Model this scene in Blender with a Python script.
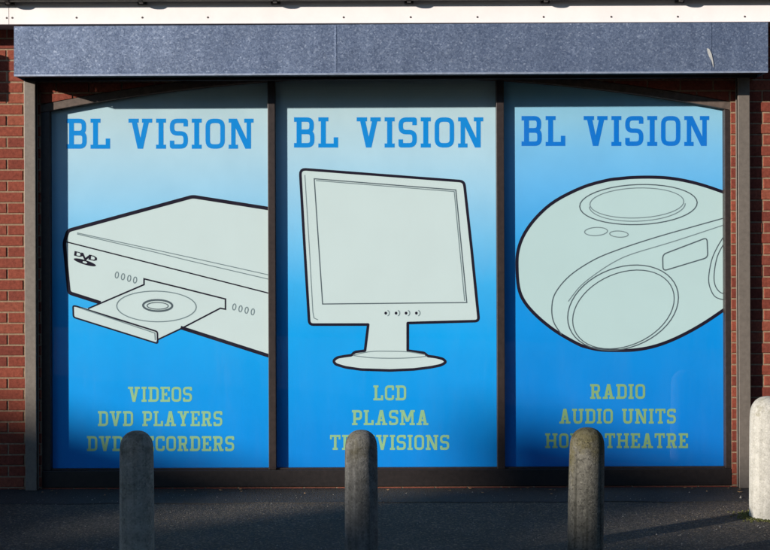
import bpy, bmesh, math, random
from mathutils import Vector, Matrix
from mathutils.geometry import delaunay_2d_cdt
random.seed(7)
for o in list(bpy.data.objects):
    bpy.data.objects.remove(o)
scene = bpy.context.scene
C = scene.collection

# ------------------------------------------------------------------ camera
F = 1176.0            # focal length in photo pixels (770 wide)
CAM = Vector((0.0, -8.0, 1.46))
ROLL = math.radians(0.2)
cd = bpy.data.cameras.new('camera')
cam = bpy.data.objects.new('camera', cd); C.objects.link(cam)
cd.sensor_width = 36.0; cd.lens = F / 770.0 * 36.0; cd.clip_end = 2000
r_ = Vector((math.cos(ROLL), 0, -math.sin(ROLL))); u_ = Vector((math.sin(ROLL), 0, math.cos(ROLL))); b_ = Vector((0, -1, 0))
cam.matrix_world = Matrix(((r_.x, u_.x, b_.x, CAM.x), (r_.y, u_.y, b_.y, CAM.y), (r_.z, u_.z, b_.z, CAM.z), (0, 0, 0, 1)))
scene.camera = cam
scene.render.resolution_x = 1024; scene.render.resolution_y = 731

# ------------------------------------------------------------------ sky, sun, exposure
KX, KZ = 1.55, 0.45   # sun travels KX right and KZ down for each metre towards the wall
hor = math.hypot(KX, 1.0)
ELEV = math.atan2(KZ, hor)
world = bpy.data.worlds.new('World'); scene.world = world; world.use_nodes = True
wn = world.node_tree.nodes; wl = world.node_tree.links
sky = wn.new('ShaderNodeTexSky'); sky.sky_type = 'NISHITA'; sky.sun_disc = False
sky.sun_elevation = ELEV
sky.sun_rotation = math.atan2(-KX, -1.0)          # clockwise from +Y
sky.air_density = 1.0; sky.dust_density = 0.15; sky.ozone_density = 4.0
bg = wn['Background']; bg.inputs['Strength'].default_value = 0.085
wl.new(sky.outputs['Color'], bg.inputs['Color'])
sd = bpy.data.lights.new('sun', 'SUN'); sd.energy = 5.0; sd.angle = math.radians(0.7); sd.color = (1.0, 0.93, 0.85)
sun = bpy.data.objects.new('sun', sd); C.objects.link(sun)
sun.rotation_euler = Vector((KX, 1.0, -KZ)).to_track_quat('-Z', 'Y').to_euler()
sun.location = (-20, -15, 12)
scene.view_settings.view_transform = 'Standard'; scene.view_settings.look = 'None'
scene.view_settings.exposure = 0.75; scene.view_settings.gamma = 1.0
scene.view_settings.use_curve_mapping = False

# ------------------------------------------------------------------ helpers
def W(px, py, y):
    """point of the plane at depth y (wall face = 0) seen at photo pixel px,py"""
    u = (px - 385.0) / F; v = (275.0 - py) / F
    d = y - CAM.y
    return Vector((CAM.x + d * (u * r_.x + v * u_.x), y, CAM.z + d * (u * r_.z + v * u_.z)))

def link(name, me, mat=None, parent=None):
    o = bpy.data.objects.new(name, me); C.objects.link(o)
    if mat is not None and me is not None and not me.materials: me.materials.append(mat)
    if parent is not None: o.parent = parent
    return o

def mesh(name, verts, faces, mat=None, parent=None, smooth=False):
    me = bpy.data.meshes.new(name)
    me.from_pydata([tuple(v) for v in verts], [], faces); me.update()
    if smooth: me.polygons.foreach_set('use_smooth', [True] * len(me.polygons))
    return link(name, me, mat, parent)

def from_bm(name, bm, mat=None, parent=None, smooth=False):
    bmesh.ops.recalc_face_normals(bm, faces=bm.faces)
    me = bpy.data.meshes.new(name); bm.to_mesh(me); bm.free()
    if smooth: me.polygons.foreach_set('use_smooth', [True] * len(me.polygons))
    return link(name, me, mat, parent)

def add_box(bm, x0, x1, y0, y1, z0, z1, bev=0.0):
    t = bmesh.new()
    bmesh.ops.create_cube(t, size=1.0)
    for v in t.verts:
        v.co = Vector(((x0 + x1) / 2 + v.co.x * (x1 - x0), (y0 + y1) / 2 + v.co.y * (y1 - y0), (z0 + z1) / 2 + v.co.z * (z1 - z0)))
    if bev: bmesh.ops.bevel(t, geom=t.edges[:], offset=bev, segments=1, affect='EDGES')
    m = bpy.data.meshes.new('tmp'); t.to_mesh(m); t.free(); bm.from_mesh(m); bpy.data.meshes.remove(m)

def box(name, x0, x1, y0, y1, z0, z1, mat, parent=None, bev=0.0):
    bm = bmesh.new(); add_box(bm, x0, x1, y0, y1, z0, z1, bev)
    return from_bm(name, bm, mat, parent)

def add_prism(bm, poly, y0, y1):
    """poly: list of (x,z); solid between depths y0 and y1"""
    a = [bm.verts.new((x, y0, z)) for x, z in poly]; b = [bm.verts.new((x, y1, z)) for x, z in poly]
    bm.faces.new(a); bm.faces.new(b[::-1])
    n = len(poly)
    for i in range(n):
        j = (i + 1) % n
        bm.faces.new((a[i], b[i], b[j], a[j]))

def strip_solid(name, top, bot, y0, y1, mat, parent=None):
    """solid between an upper and a lower line (lists of (x,z))"""
    bm = bmesh.new(); n = len(top)
    R = [[bm.verts.new((p[0], y, p[1])) for p in ln] for ln, y in ((top, y0), (bot, y0), (top, y1), (bot, y1))]
    for i in range(n - 1):
        for A, B in ((0, 1), (1, 3), (3, 2), (2, 0)):
            bm.faces.new((R[A][i], R[B][i], R[B][i + 1], R[A][i + 1]))
    for i in (0, n - 1): bm.faces.new((R[0][i], R[1][i], R[3][i], R[2][i]))
    return from_bm(name, bm, mat, parent)

def empty(name, loc, label, cat, group=None):
    o = bpy.data.objects.new(name, None); C.objects.link(o); o.location = loc
    return tag(o, label, cat, group)
def tag(o, label=None, cat=None, group=None, kind=None):
    if label: o['label'] = label
    if cat: o['category'] = cat
    if group: o['group'] = group
    if kind: o['kind'] = kind
    return o

# ------------------------------------------------------------------ materials
def srgb(r, g, b, gain=1.0):
    def f(c):
        c /= 255.0
        return (c / 12.92 if c <= 0.04045 else ((c + 0.055) / 1.055) ** 2.4) / gain
    return (f(r) / .99, f(g) / 1.05, f(b) / .92, 1.0)

def mat(name, rough=0.8, metal=0.0, spec=0.3):
    m = bpy.data.materials.new(name); m.use_nodes = True
    N = m.node_tree.nodes; p = N['Principled BSDF']
    p.inputs['Roughness'].default_value = rough; p.inputs['Metallic'].default_value = metal
    p.inputs['Specular IOR Level'].default_value = spec
    return m, N, m.node_tree.links, p

def noise(N, L, scale, detail=4, rough=0.6, coord='Object', vec=None):
    if vec is None:
        tc = N.new('ShaderNodeTexCoord'); vec = tc.outputs[coord]
    n = N.new('ShaderNodeTexNoise'); n.inputs['Scale'].default_value = scale
    n.inputs['Detail'].default_value = detail; n.inputs['Roughness'].default_value = rough
    L.new(vec, n.inputs['Vector']); return n
def pos(N):
    return N.new('ShaderNodeNewGeometry').outputs['Position']
def ramp(N, L, fac, stops):
    r = N.new('ShaderNodeValToRGB'); e = r.color_ramp.elements
    while len(e) < len(stops): e.new(0.5)
    for k, (p_, c) in zip(e, stops): k.position = p_; k.color = c if len(c) == 4 else (*c, 1)
    L.new(fac, r.inputs['Fac']); return r
def mixc(N, L, fac, a, b, blend='MIX'):
    m = N.new('ShaderNodeMix'); m.data_type = 'RGBA'; m.blend_type = blend
    for sock, v in ((m.inputs['Factor'], fac), (m.inputs[6], a), (m.inputs[7], b)):
        if hasattr(v, 'links'): L.new(v, sock)
        else: sock.default_value = v
    return m.outputs[2]
def bump(N, L, p, height, strength, dist):
    b = N.new('ShaderNodeBump'); b.inputs['Strength'].default_value = strength; b.inputs['Distance'].default_value = dist
    L.new(height, b.inputs['Height']); L.new(b.outputs['Normal'], p.inputs['Normal']); return b

def brick_mat():
    m, N, L, p = mat('brick', 0.9, 0, 0.2)
    oi = N.new('ShaderNodeObjectInfo')
    r = ramp(N, L, oi.outputs['Random'], [(0, (.135, .030, .020)), (.3, (.195, .045, .027)), (.6, (.225, .055, .032)), (.85, (.17, .040, .026)), (1, (.25, .070, .040))])
    n = noise(N, L, 45, 5, .7, vec=pos(N))
    r2 = ramp(N, L, n.outputs['Fac'], [(.3, (.55, .5, .48)), (.6, (1.0, 1.0, 1.0)), (.75, (1.25, 1.2, 1.15))])
    c = mixc(N, L, 1.0, r.outputs['Color'], r2.outputs['Color'], 'MULTIPLY')
    L.new(c, p.inputs['Base Color'])
    n2 = noise(N, L, 160, 4, .7, vec=pos(N)); bump(N, L, p, n2.outputs['Fac'], .5, .004)
    return m
def mortar_mat():
    m, N, L, p = mat('mortar', 0.95, 0, 0.1)
    n = noise(N, L, 60, 4, .7, vec=pos(N))
    r = ramp(N, L, n.outputs['Fac'], [(.3, (.17, .11, .07)), (.7, (.30, .21, .135))])
    L.new(r.outputs['Color'], p.inputs['Base Color'])
    n2 = noise(N, L, 300, 3, .7, vec=pos(N)); bump(N, L, p, n2.outputs['Fac'], .6, .004)
    return m
def galv_mat():
    m, N, L, p = mat('galvanised_steel', 0.42, 0.55, 0.5)
    v = N.new('ShaderNodeTexVoronoi'); v.inputs['Scale'].default_value = 95; L.new(pos(N), v.inputs['Vector'])
    bw = N.new('ShaderNodeSeparateColor'); L.new(v.outputs['Color'], bw.inputs['Color'])
    v2 = N.new('ShaderNodeTexVoronoi'); v2.inputs['Scale'].default_value = 170; L.new(pos(N), v2.inputs['Vector'])
    bw2 = N.new('ShaderNodeSeparateColor'); L.new(v2.outputs['Color'], bw2.inputs['Color'])
    r = ramp(N, L, bw.outputs[0], [(0, (.118, .152, .228)), (.5, (.143, .182, .262)), (.9, (.178, .22, .305)), (1, (.26, .305, .39))])
    r2 = ramp(N, L, bw2.outputs[1], [(0, (.82, .82, .84)), (.7, (1.0, 1.0, 1.0)), (1, (1.28, 1.25, 1.22))])
    c = mixc(N, L, 1.0, r.outputs['Color'], r2.outputs['Color'], 'MULTIPLY')
    n = noise(N, L, 2.2, 4, .6, vec=pos(N))
    r3 = ramp(N, L, n.outputs['Fac'], [(.3, (.88, .89, .91)), (.7, (1.08, 1.07, 1.05))])
    c = mixc(N, L, 1.0, c, r3.outputs['Color'], 'MULTIPLY')
    sv = N.new('ShaderNodeVectorMath'); sv.operation = 'MULTIPLY'; sv.inputs[1].default_value = (9, 9, .8); L.new(pos(N), sv.inputs[0])
    n5 = noise(N, L, 1.0, 4, .6, vec=sv.outputs[0])
    r5 = ramp(N, L, n5.outputs['Fac'], [(.35, (.86, .87, .89)), (.55, (1, 1, 1)), (.75, (1.08, 1.07, 1.06))])
    c = mixc(N, L, 1.0, c, r5.outputs['Color'], 'MULTIPLY')
    L.new(c, p.inputs['Base Color'])
    n6 = noise(N, L, 1.6, 3, .5, vec=pos(N)); bump(N, L, p, n6.outputs['Fac'], .35, .05)
    rr = ramp(N, L, bw.outputs[1], [(0, (.36, .36, .36)), (1, (.58, .58, .58))]); L.new(rr.outputs['Color'], p.inputs['Roughness'])
    return m
def simple(name, col, rough=.6, metal=0, spec=.3, nscale=25, var=.25, bstr=0.0, bscale=120):
    m, N, L, p = mat(name, rough, metal, spec)
    n = noise(N, L, nscale, 5, .65, vec=pos(N))
    a = tuple(c * (1 - var) for c in col); b = tuple(min(1, c * (1 + var)) for c in col)
    r = ramp(N, L, n.outputs['Fac'], [(.3, a), (.7, b)])
    L.new(r.outputs['Color'], p.inputs['Base Color'])
    if bstr:
        n2 = noise(N, L, bscale, 4, .7, vec=pos(N)); bump(N, L, p, n2.outputs['Fac'], bstr, .003)
    return m
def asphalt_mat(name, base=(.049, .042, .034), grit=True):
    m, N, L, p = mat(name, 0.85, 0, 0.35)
    P = pos(N)
    n = noise(N, L, 1.1, 6, .65, vec=P)
    r = ramp(N, L, n.outputs['Fac'], [(.3, tuple(c * .62 for c in base)), (.5, base), (.72, tuple(c * 1.45 for c in base))])
    v = N.new('ShaderNodeTexVoronoi'); v.inputs['Scale'].default_value = 105; L.new(P, v.inputs['Vector'])
    sc = N.new('ShaderNodeSeparateColor'); L.new(v.outputs['Color'], sc.inputs['Color'])
    r2 = ramp(N, L, sc.outputs[0], [(0, (.45, .45, .47)), (.55, (.95, .95, .95)), (.84, (1.5, 1.45, 1.4)), (.95, (2.3, 2.15, 1.95)), (1, (3.6, 3.3, 2.9))])
    c = mixc(N, L, 1.0 if grit else .4, r.outputs['Color'], r2.outputs['Color'], 'MULTIPLY')
    n3 = noise(N, L, 0.35, 5, .7, vec=P)
    r3 = ramp(N, L, n3.outputs['Fac'], [(.45, (1, 1, 1)), (.75, (1.35, 1.25, 1.1))])
    c = mixc(N, L, 1.0, c, r3.outputs['Color'], 'MULTIPLY')
    L.new(c, p.inputs['Base Color'])
    n2 = noise(N, L, 90, 5, .75, vec=P)
    ad = N.new('ShaderNodeMath'); ad.operation = 'SUBTRACT'; L.new(n2.outputs['Fac'], ad.inputs[0]); L.new(v.outputs['Distance'], ad.inputs[1])
    bump(N, L, p, ad.outputs[0], .9 if grit else .4, .010)
    return m
def concrete_mat(name, stops, moss, mossamt, seed, top=0.0, rough_look=1.0):
    m, N, L, p = mat(name, 0.92, 0, 0.2)
    mp = N.new('ShaderNodeVectorMath'); mp.operation = 'ADD'; mp.inputs[1].default_value = (seed, seed * 2, seed)
    L.new(pos(N), mp.inputs[0]); P = mp.outputs[0]
    n = noise(N, L, 22, 7, .72, vec=P)
    r = ramp(N, L, n.outputs['Fac'], [(.28, stops[0]), (.5, stops[1]), (.72, stops[2])])
    n2 = noise(N, L, 8, 5, .7, vec=P)
    sz = N.new('ShaderNodeSeparateXYZ'); L.new(pos(N), sz.inputs[0])
    mz = N.new('ShaderNodeMapRange'); mz.inputs['From Min'].default_value = .38; mz.inputs['From Max'].default_value = .74; mz.inputs['To Min'].default_value = -top; mz.inputs['To Max'].default_value = top
    L.new(sz.outputs['Z'], mz.inputs['Value'])
    am = N.new('ShaderNodeMath'); am.operation = 'ADD'; L.new(n2.outputs['Fac'], am.inputs[0]); L.new(mz.outputs[0], am.inputs[1])
    k = ramp(N, L, am.outputs[0], [(.5 - mossamt, (0, 0, 0)), (.68 - mossamt, (1, 1, 1))])
    c = mixc(N, L, k.outputs['Color'], r.outputs['Color'], moss)
    v = N.new('ShaderNodeTexVoronoi'); v.inputs['Scale'].default_value = 130; L.new(P, v.inputs['Vector'])
    sc = N.new('ShaderNodeSeparateColor'); L.new(v.outputs['Color'], sc.inputs['Color'])
    sp = ramp(N, L, sc.outputs[0], [(0, (.55, .55, .55)), (.3, (1, 1, 1)), (.9, (1.1, 1.1, 1.1)), (1, (1.5, 1.5, 1.45))])
    c = mixc(N, L, min(1, .8 * rough_look), c, sp.outputs['Color'], 'MULTIPLY')
    # rain streaks running down the shaft
    st = N.new('ShaderNodeVectorMath'); st.operation = 'MULTIPLY'; st.inputs[1].default_value = (38, 38, 1.6); L.new(P, st.inputs[0])
    n4 = noise(N, L, 1.0, 3, .5, vec=st.outputs[0])
    s4 = ramp(N, L, n4.outputs['Fac'], [(.36, (.5, .5, .48)), (.5, (1, 1, 1))])
    c = mixc(N, L, min(1, .7 * rough_look), c, s4.outputs['Color'], 'MULTIPLY')
    L.new(c, p.inputs['Base Color'])
    n3 = noise(N, L, 95, 5, .75, vec=P); bump(N, L, p, n3.outputs['Fac'], .8, .006)
    return m
def glass_mat():
    m = bpy.data.materials.new('window_glass'); m.use_nodes = True
    N = m.node_tree.nodes; L = m.node_tree.links
    N.remove(N['Principled BSDF'])
    t = N.new('ShaderNodeBsdfTransparent'); t.inputs['Color'].default_value = (.94, .965, .955, 1)
    g = N.new('ShaderNodeBsdfGlossy'); g.inputs['Roughness'].default_value = .012
    gn = noise(N, L, 1.8, 2, .5, vec=pos(N)); gb = N.new('ShaderNodeBump'); gb.inputs['Strength'].default_value = .25; gb.inputs['Distance'].default_value = .006
    L.new(gn.outputs['Fac'], gb.inputs['Height']); L.new(gb.outputs['Normal'], g.inputs['Normal'])
    fr = N.new('ShaderNodeFresnel'); fr.inputs['IOR'].default_value = 1.45
    mx = N.new('ShaderNodeMixShader')
    ge = N.new('ShaderNodeNewGeometry'); sub = N.new('ShaderNodeMath'); sub.operation = 'SUBTRACT'; sub.inputs[0].default_value = 1.0
    L.new(ge.outputs['Backfacing'], sub.inputs[1])
    mu = N.new('ShaderNodeMath'); mu.operation = 'MULTIPLY'; L.new(fr.outputs[0], mu.inputs[0]); L.new(sub.outputs[0], mu.inputs[1])
    m2_ = N.new('ShaderNodeMath'); m2_.operation = 'MULTIPLY'; m2_.inputs[1].default_value = 1.2; L.new(mu.outputs[0], m2_.inputs[0])
    L.new(m2_.outputs[0], mx.inputs[0]); L.new(t.outputs[0], mx.inputs[1]); L.new(g.outputs[0], mx.inputs[2])
    # thin film of street dust, in smeary upright streaks
    du = N.new('ShaderNodeBsdfDiffuse'); du.inputs['Color'].default_value = (.55, .53, .5, 1)
    dv = N.new('ShaderNodeVectorMath'); dv.operation = 'MULTIPLY'; dv.inputs[1].default_value = (7, 7, 1.4); L.new(pos(N), dv.inputs[0])
    dn = noise(N, L, 1.0, 7, .7, vec=dv.outputs[0])
    dr = ramp(N, L, dn.outputs['Fac'], [(.4, (.0, .0, .0)), (.62, (.004, .004, .004)), (.8, (.016, .016, .016))])
    m3 = N.new('ShaderNodeMixShader'); L.new(dr.outputs['Color'], m3.inputs[0]); L.new(mx.outputs[0], m3.inputs[1]); L.new(du.outputs[0], m3.inputs[2])
    L.new(m3.outputs[0], N['Material Output'].inputs['Surface'])
    return m
GAIN = 1.05
def print_mat(name, rgb, gain=None):
    m, N, L, p = mat(name, 0.75, 0, 0.15)
    n = noise(N, L, 3.0, 4, .6, vec=pos(N))
    c = srgb(*rgb, gain or GAIN)
    r = ramp(N, L, n.outputs['Fac'], [(.3, tuple(k * .985 for k in c[:3])), (.7, tuple(min(1, k * 1.015) for k in c[:3]))])
    L.new(r.outputs['Color'], p.inputs['Base Color'])
    return m
def poster_mat(name, stops):
    """printed fade from pale at the head to blue at the foot: stops = (photo row, rgb)"""
    m, N, L, p = mat(name, 0.75, 0, 0.15)
    s = N.new('ShaderNodeSeparateXYZ'); L.new(pos(N), s.inputs[0])
    mr = N.new('ShaderNodeMapRange')
    z0 = W(385, 480, .06).z; z1 = W(385, 80, .06).z
    mr.inputs['From Min'].default_value = z1; mr.inputs['From Max'].default_value = z0
    L.new(s.outputs['Z'], mr.inputs['Value'])
    r = ramp(N, L, mr.outputs[0], [((py - 80) / 400.0, srgb(*c, GAIN)) for py, c in stops])
    n1 = noise(N, L, 2.5, 5, .6, vec=pos(N))
    r1 = ramp(N, L, n1.outputs['Fac'], [(.3, (.93, .95, .96)), (.7, (1.05, 1.04, 1.03))])
    L.new(mixc(N, L, 1.0, r.outputs['Color'], r1.outputs['Color'], 'MULTIPLY'), p.inputs['Base Color'])
    return m

M = {}
M['brick'] = brick_mat(); M['mortar'] = mortar_mat(); M['galv'] = galv_mat(); M['glass'] = glass_mat()
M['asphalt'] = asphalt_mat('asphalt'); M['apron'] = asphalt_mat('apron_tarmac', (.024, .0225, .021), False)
M['frame'] = simple('brown_frame_paint', (.024, .0165, .0145), .45, 0, .4, 30, .3, .15)
M['rail_dark'] = simple('black_brown_rail', (.012, .0085, .0078), .5, 0, .4, 30, .4, .2)  # bottom rail, darker than the other frame members
M['head'] = simple('weathered_brown_timber', (.085, .062, .05), .7, 0, .3, 30, .3, .2)
M['rail'] = simple('grey_aluminium', (.150, .126, .104), .5, .25, .4, 40, .15, .1)
M['dark_metal'] = simple('dark_metal', (.03, .03, .035), .6, .3, .3)
M['fascia'] = simple('white_fascia_board', (.72, .66, .63), .5, 0, .4, 5, .05)
M['soffit'] = simple('soffit_board', (.30, .26, .24), .7, 0, .2)
M['gutter'] = simple('grey_green_plastic', (.105, .105, .085), .5, 0, .4, 15, .3)
M['bracket'] = simple('bracket_plastic', (.05, .045, .04), .5, 0, .4)
M['screw'] = simple('screw_metal', (.12, .10, .09), .4, .7, .4)
M['smear'] = simple('white_smear', (.36, .36, .345), .8, 0, .1)
M['grit'] = simple('grit_stone', (.17, .155, .135), .9, 0, .2, 14, .6)
M['moss'] = simple('moss', (.075, .075, .025), .95, 0, .1, 60, .5, .6)
M['leaf'] = simple('dry_leaf', (.22, .13, .06), .85, 0, .2, 30, .4)

# ------------------------------------------------------------------ ground
def plane(name, x0, x1, y0, y1, z, m, n=1):
    vs = [(x0, y0, z), (x1, y0, z), (x1, y1, z), (x0, y1, z)]
    return tag(mesh(name, vs, [(0, 1, 2, 3)], m), kind='structure')
g = plane('ground', -300, 300, -300, 300, 0, M['asphalt']); g['label'] = 'dark asphalt forecourt with pale grit'; g['category'] = 'ground'
# smooth strip of tarmac laid against the foot of the wall, with an uneven front edge
rng = random.Random(3)
top = []; bot = []
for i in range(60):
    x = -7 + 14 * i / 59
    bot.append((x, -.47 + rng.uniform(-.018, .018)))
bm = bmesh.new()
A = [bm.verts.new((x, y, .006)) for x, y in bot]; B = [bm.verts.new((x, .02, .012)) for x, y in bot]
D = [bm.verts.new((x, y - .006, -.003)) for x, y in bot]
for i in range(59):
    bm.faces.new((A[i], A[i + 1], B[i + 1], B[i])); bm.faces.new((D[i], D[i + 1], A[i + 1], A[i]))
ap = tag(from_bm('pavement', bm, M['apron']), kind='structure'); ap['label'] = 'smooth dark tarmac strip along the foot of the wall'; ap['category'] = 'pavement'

# ------------------------------------------------------------------ brick wall with a shallow arched opening
OX0 = W(41, 300, 0).x; OX1 = W(731.5, 300, 0).x
ARC_C = W(387, 300, 0).x
K_ = 0.00029 * F / 8.0
Z_APEX = W(387, 68.5, 0).z                       # underside of brick over the opening
def arc(x, off=0.0): return Z_APEX - off - K_ * (x - ARC_C) ** 2
Z_SILL = W(385, 486.5, 0).z
WX0, WX1, WZ1 = -7.0, 7.0, 3.14
wall = empty('shop_wall', (0, 0, 0), 'red brick shop wall around the wide arched window opening', 'wall')
bm = bmesh.new()
MY = .0045
add_box(bm, WX0, OX0 + .003, MY, .30, -.1, WZ1); add_box(bm, OX1 - .003, WX1, MY, .30, -.1, WZ1)
add_box(bm, OX0 + .003, OX1 - .003, MY, .30, -.1, Z_SILL - .003)
from_bm('mortar_bed', bm, M['mortar'], wall)
xs = [OX0 + .003 + (OX1 - OX0 - .006) * i / 40 for i in range(41)]
strip_solid('mortar_bed', [(x, WZ1) for x in xs], [(x, arc(x) + .003) for x in xs], MY, .30, M['mortar'], wall)

PITCH = 0.0745; JT = 0.0105
z_ref = W(15, 137.1, 0).z
ncourse0 = -int(z_ref / PITCH) - 1
joint_B = W(7.2, 200, 0).x                       # joint of the split courses at the left
BL = 0.2235
brick_cache = {}
def brick_mesh(w, h):
    key = (round(w, 3), round(h, 3))
    if key not in brick_cache:
        c = .0035
        vs = []
        for y, i in ((.06, 0), (c, 0), (0, c)):
            vs += [(i, y, i), (w - i, y, i), (w - i, y, h - i), (i, y, h - i)]
        fs = [(8, 9, 10, 11)]
        for a in (0, 4):
            for k in range(4):
                fs.append((a + k, a + (k + 1) % 4, a + 4 + (k + 1) % 4, a + 4 + k))
        me = bpy.data.meshes.new('brick'); me.from_pydata(vs, [], [f[::-1] if False else f for f in fs]); me.update()
        me.materials.append(M['brick']); brick_cache[key] = me
    return brick_cache[key]
far_bm = bmesh.new(); brng = random.Random(11); nbr = 0
def put_brick(x0, x1, z0, z1):
    global nbr
    if x1 - x0 < .02: return
    y = brng.uniform(-.0018, .0012)
    # cut away by the opening
    cx0, cx1 = max(x0, OX0), min(x1, OX1)
    if cx1 - cx0 > .001:                          # over / under / across the opening
        if z1 <= Z_SILL - .001:
            pass
        else:
            if x0 < OX0 - .001 or x1 > OX1 + .001:
                # split at the jamb: pier part plain
                if x0 < OX0 - .001: put_brick(x0, OX0, z0, z1); x0 = OX0
                if x1 > OX1 + .001: put_brick(OX1, x1, z0, z1); x1 = OX1
                if x1 - x0 < .02: return
            n = 6
            X = [x0 + (x1 - x0) * i / n for i in range(n + 1)]
            lo = [max(z0, arc(x)) for x in X]
            if all(l >= z1 - .004 for l in lo): return
            X2 = [(x, l) for x, l in zip(X, lo) if l < z1 - .002]
            if len(X2) < 2: return
            poly = X2 + [(X2[-1][0], z1), (X2[0][0], z1)]
            bm = bmesh.new(); add_prism(bm, poly, y, .06)
            from_bm('brick', bm, M['brick'], wall); nbr += 1
            return
    near = (x1 > -2.80 and x0 < 2.80)
    if near:
        o = link('brick', brick_mesh(x1 - x0, z1 - z0), None, wall); o.location = (x0, y, z0); nbr += 1
    else:
        add_prism(far_bm, [(x0, z0), (x1, z0), (x1, z1), (x0, z1)], y, .06)
for k in range(ncourse0, 60):
    z0 = z_ref + k * PITCH + JT / 2; z1 = z0 + PITCH - JT
    if z0 > WZ1 - .02: break
    if z1 < -.01: continue
    z1 = min(z1, WZ1)
    odd = (k % 2 != 0)
    base = joint_B + (0 if odd else BL / 2)
    i0 = int((WX0 - base) / BL) - 1
    for i in range(i0, i0 + 80):
        x0 = base + i * BL + JT / 2 + brng.uniform(-.0012, .0012); x1 = base + (i + 1) * BL - JT / 2 + brng.uniform(-.0012, .0012)
        x0 = max(x0, WX0); x1 = min(x1, WX1)
        if x1 - x0 < .03: continue
        # hidden middle below the sill is kept, bricks inside the opening are dropped
        if z1 > Z_SILL - .001 and x0 >= OX0 and x1 <= OX1 and z1 < arc((x0 + x1) / 2) - .05: continue
        if z0 < Z_SILL < z1 and x0 < OX1 and x1 > OX0: 
            if x0 < OX0: put_brick(x0, OX0, z0, z1)
            if x1 > OX1: put_brick(OX1, x1, z0, z1)
            xa, xb = max(x0, OX0 + .004), min(x1, OX1 - .004)
            if Z_SILL - z0 > .012 and xb - xa > .02:
                o = link('brick', brick_mesh(xb - xa, Z_SILL - z0), None, wall); o.location = (xa, 0, z0); nbr += 1
            continue
        put_brick(x0, x1, z0, z1)
tag(from_bm('brick', far_bm, M['brick'], wall), kind='stuff')

# ------------------------------------------------------------------ window frame and glass
FY0, FY1 = .004, .075
GY = .048                                         # glass front
PY = .057                                         # poster sheet
win = empty('shop_window', (0, 0, Z_SILL), 'brown framed three-light shop window with shallow arched head', 'window')
win.location = (0, 0, 0)
def X_(px, y=FY0): return W(px, 300, y).x
jl0, jl1 = OX0 + .001, X_(50); jr0, jr1 = X_(725.2), OX1 - .001
m1 = (X_(268.2), X_(275.6)); m2 = (X_(497), X_(504.6))
zr0 = Z_SILL + .001; zr1 = W(385, 469.5, FY0).z
FT = .062
def fr(name, x0, x1, z0):
    n = 4; X = [x0 + (x1 - x0) * i / n for i in range(n + 1)]
    strip_solid(name, [(x, arc(x, .058)) for x in X], [(x, z0) for x in X], FY0, FY1, M['frame'], win)
def bevelled(o, w=.003):
    b = o.modifiers.new('bevel', 'BEVEL'); b.width = w; b.segments = 2; b.limit_method = 'ANGLE'; b.angle_limit = math.radians(40); return o
n = 48
xs = [jl0 + (jr1 - jl0) * i / n for i in range(n + 1)]
bevelled(strip_solid('head_frame', [(x, arc(x, .002)) for x in xs], [(x, arc(x, .056)) for x in xs], FY0, FY1, M['head'], win))
fr('jamb', jl0, jl1, zr1 + .001); fr('jamb', jr0, jr1, zr1 + .001)
fr('mullion', m1[0], m1[1], zr1 + .001); fr('mullion', m2[0], m2[1], zr1 + .001)
bevelled(box('bottom_rail', jl0, jr1, FY0 - .004, FY1, zr0, zr1, M['rail_dark'], win), .004)
# narrow glazing beads along the bottom of each light
panes = [(jl1, m1[0]), (m1[1], m2[0]), (m2[1], jr0)]
for a, b in panes:
    box('glazing_bead', a + .001, b - .001, FY0 + .018, GY - .001, zr1 + .0005, zr1 + .011, M['frame'], win)
    n = 12; X = [a + .0005 + (b - a - .001) * i / n for i in range(n + 1)]
    strip_solid('glass_pane', [(x, arc(x, .0555)) for x in X], [(x, zr1 + .0008) for x in X], GY, GY + .006, M['glass'], win)
for o in win.children:
    if o.name.split('.')[0] in ('jamb', 'mullion'): bevelled(o)

# ------------------------------------------------------------------ print helpers (drawn in photo pixels on the poster sheet)
def rnd(pts, r, closed=False, n=4):
    """round the corners of a polyline"""
    out = []; N_ = len(pts)
    for i, p in enumerate(pts):
        if not closed and i in (0, N_ - 1): out.append(p); continue
        a = Vector(pts[i - 1]); b = Vector(p); c = Vector(pts[(i + 1) % N_])
        rr = p[2] if len(p) > 2 else r
        a, b, c = Vector(a[:2]), Vector(b[:2]), Vector(c[:2])
        d1, d2 = (a - b), (c - b)
        k = min(rr, d1.length * .5, d2.length * .5)
        if k < 1e-4: out.append(tuple(b)); continue
        s = b + d1.normalized() * k; e = b + d2.normalized() * k
        for t in range(n + 1):
            t /= n
            out.append(tuple(s * (1 - t) ** 2 + b * 2 * t * (1 - t) + e * t * t))
    return [tuple(q[:2]) for q in out]
def spline(pts, n=6, closed=False):
    """Catmull-Rom through the points"""
    P = [Vector(p) for p in pts]; out = []; m_ = len(P)
    for i in range(m_ if closed else m_ - 1):
        if closed: p0, p1, p2, p3 = P[i - 1], P[i], P[(i + 1) % m_], P[(i + 2) % m_]
        else: p0, p1, p2, p3 = P[max(i - 1, 0)], P[i], P[i + 1], P[min(i + 2, m_ - 1)]
        for k in range(n):
            t = k / n
            out.append(tuple(.5 * ((2 * p1) + (p2 - p0) * t + (2 * p0 - 5 * p1 + 4 * p2 - p3) * t * t + (3 * p1 - p0 - 3 * p2 + p3) * t ** 3)))
    if not closed: out.append(tuple(P[-1]))
    return out
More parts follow.
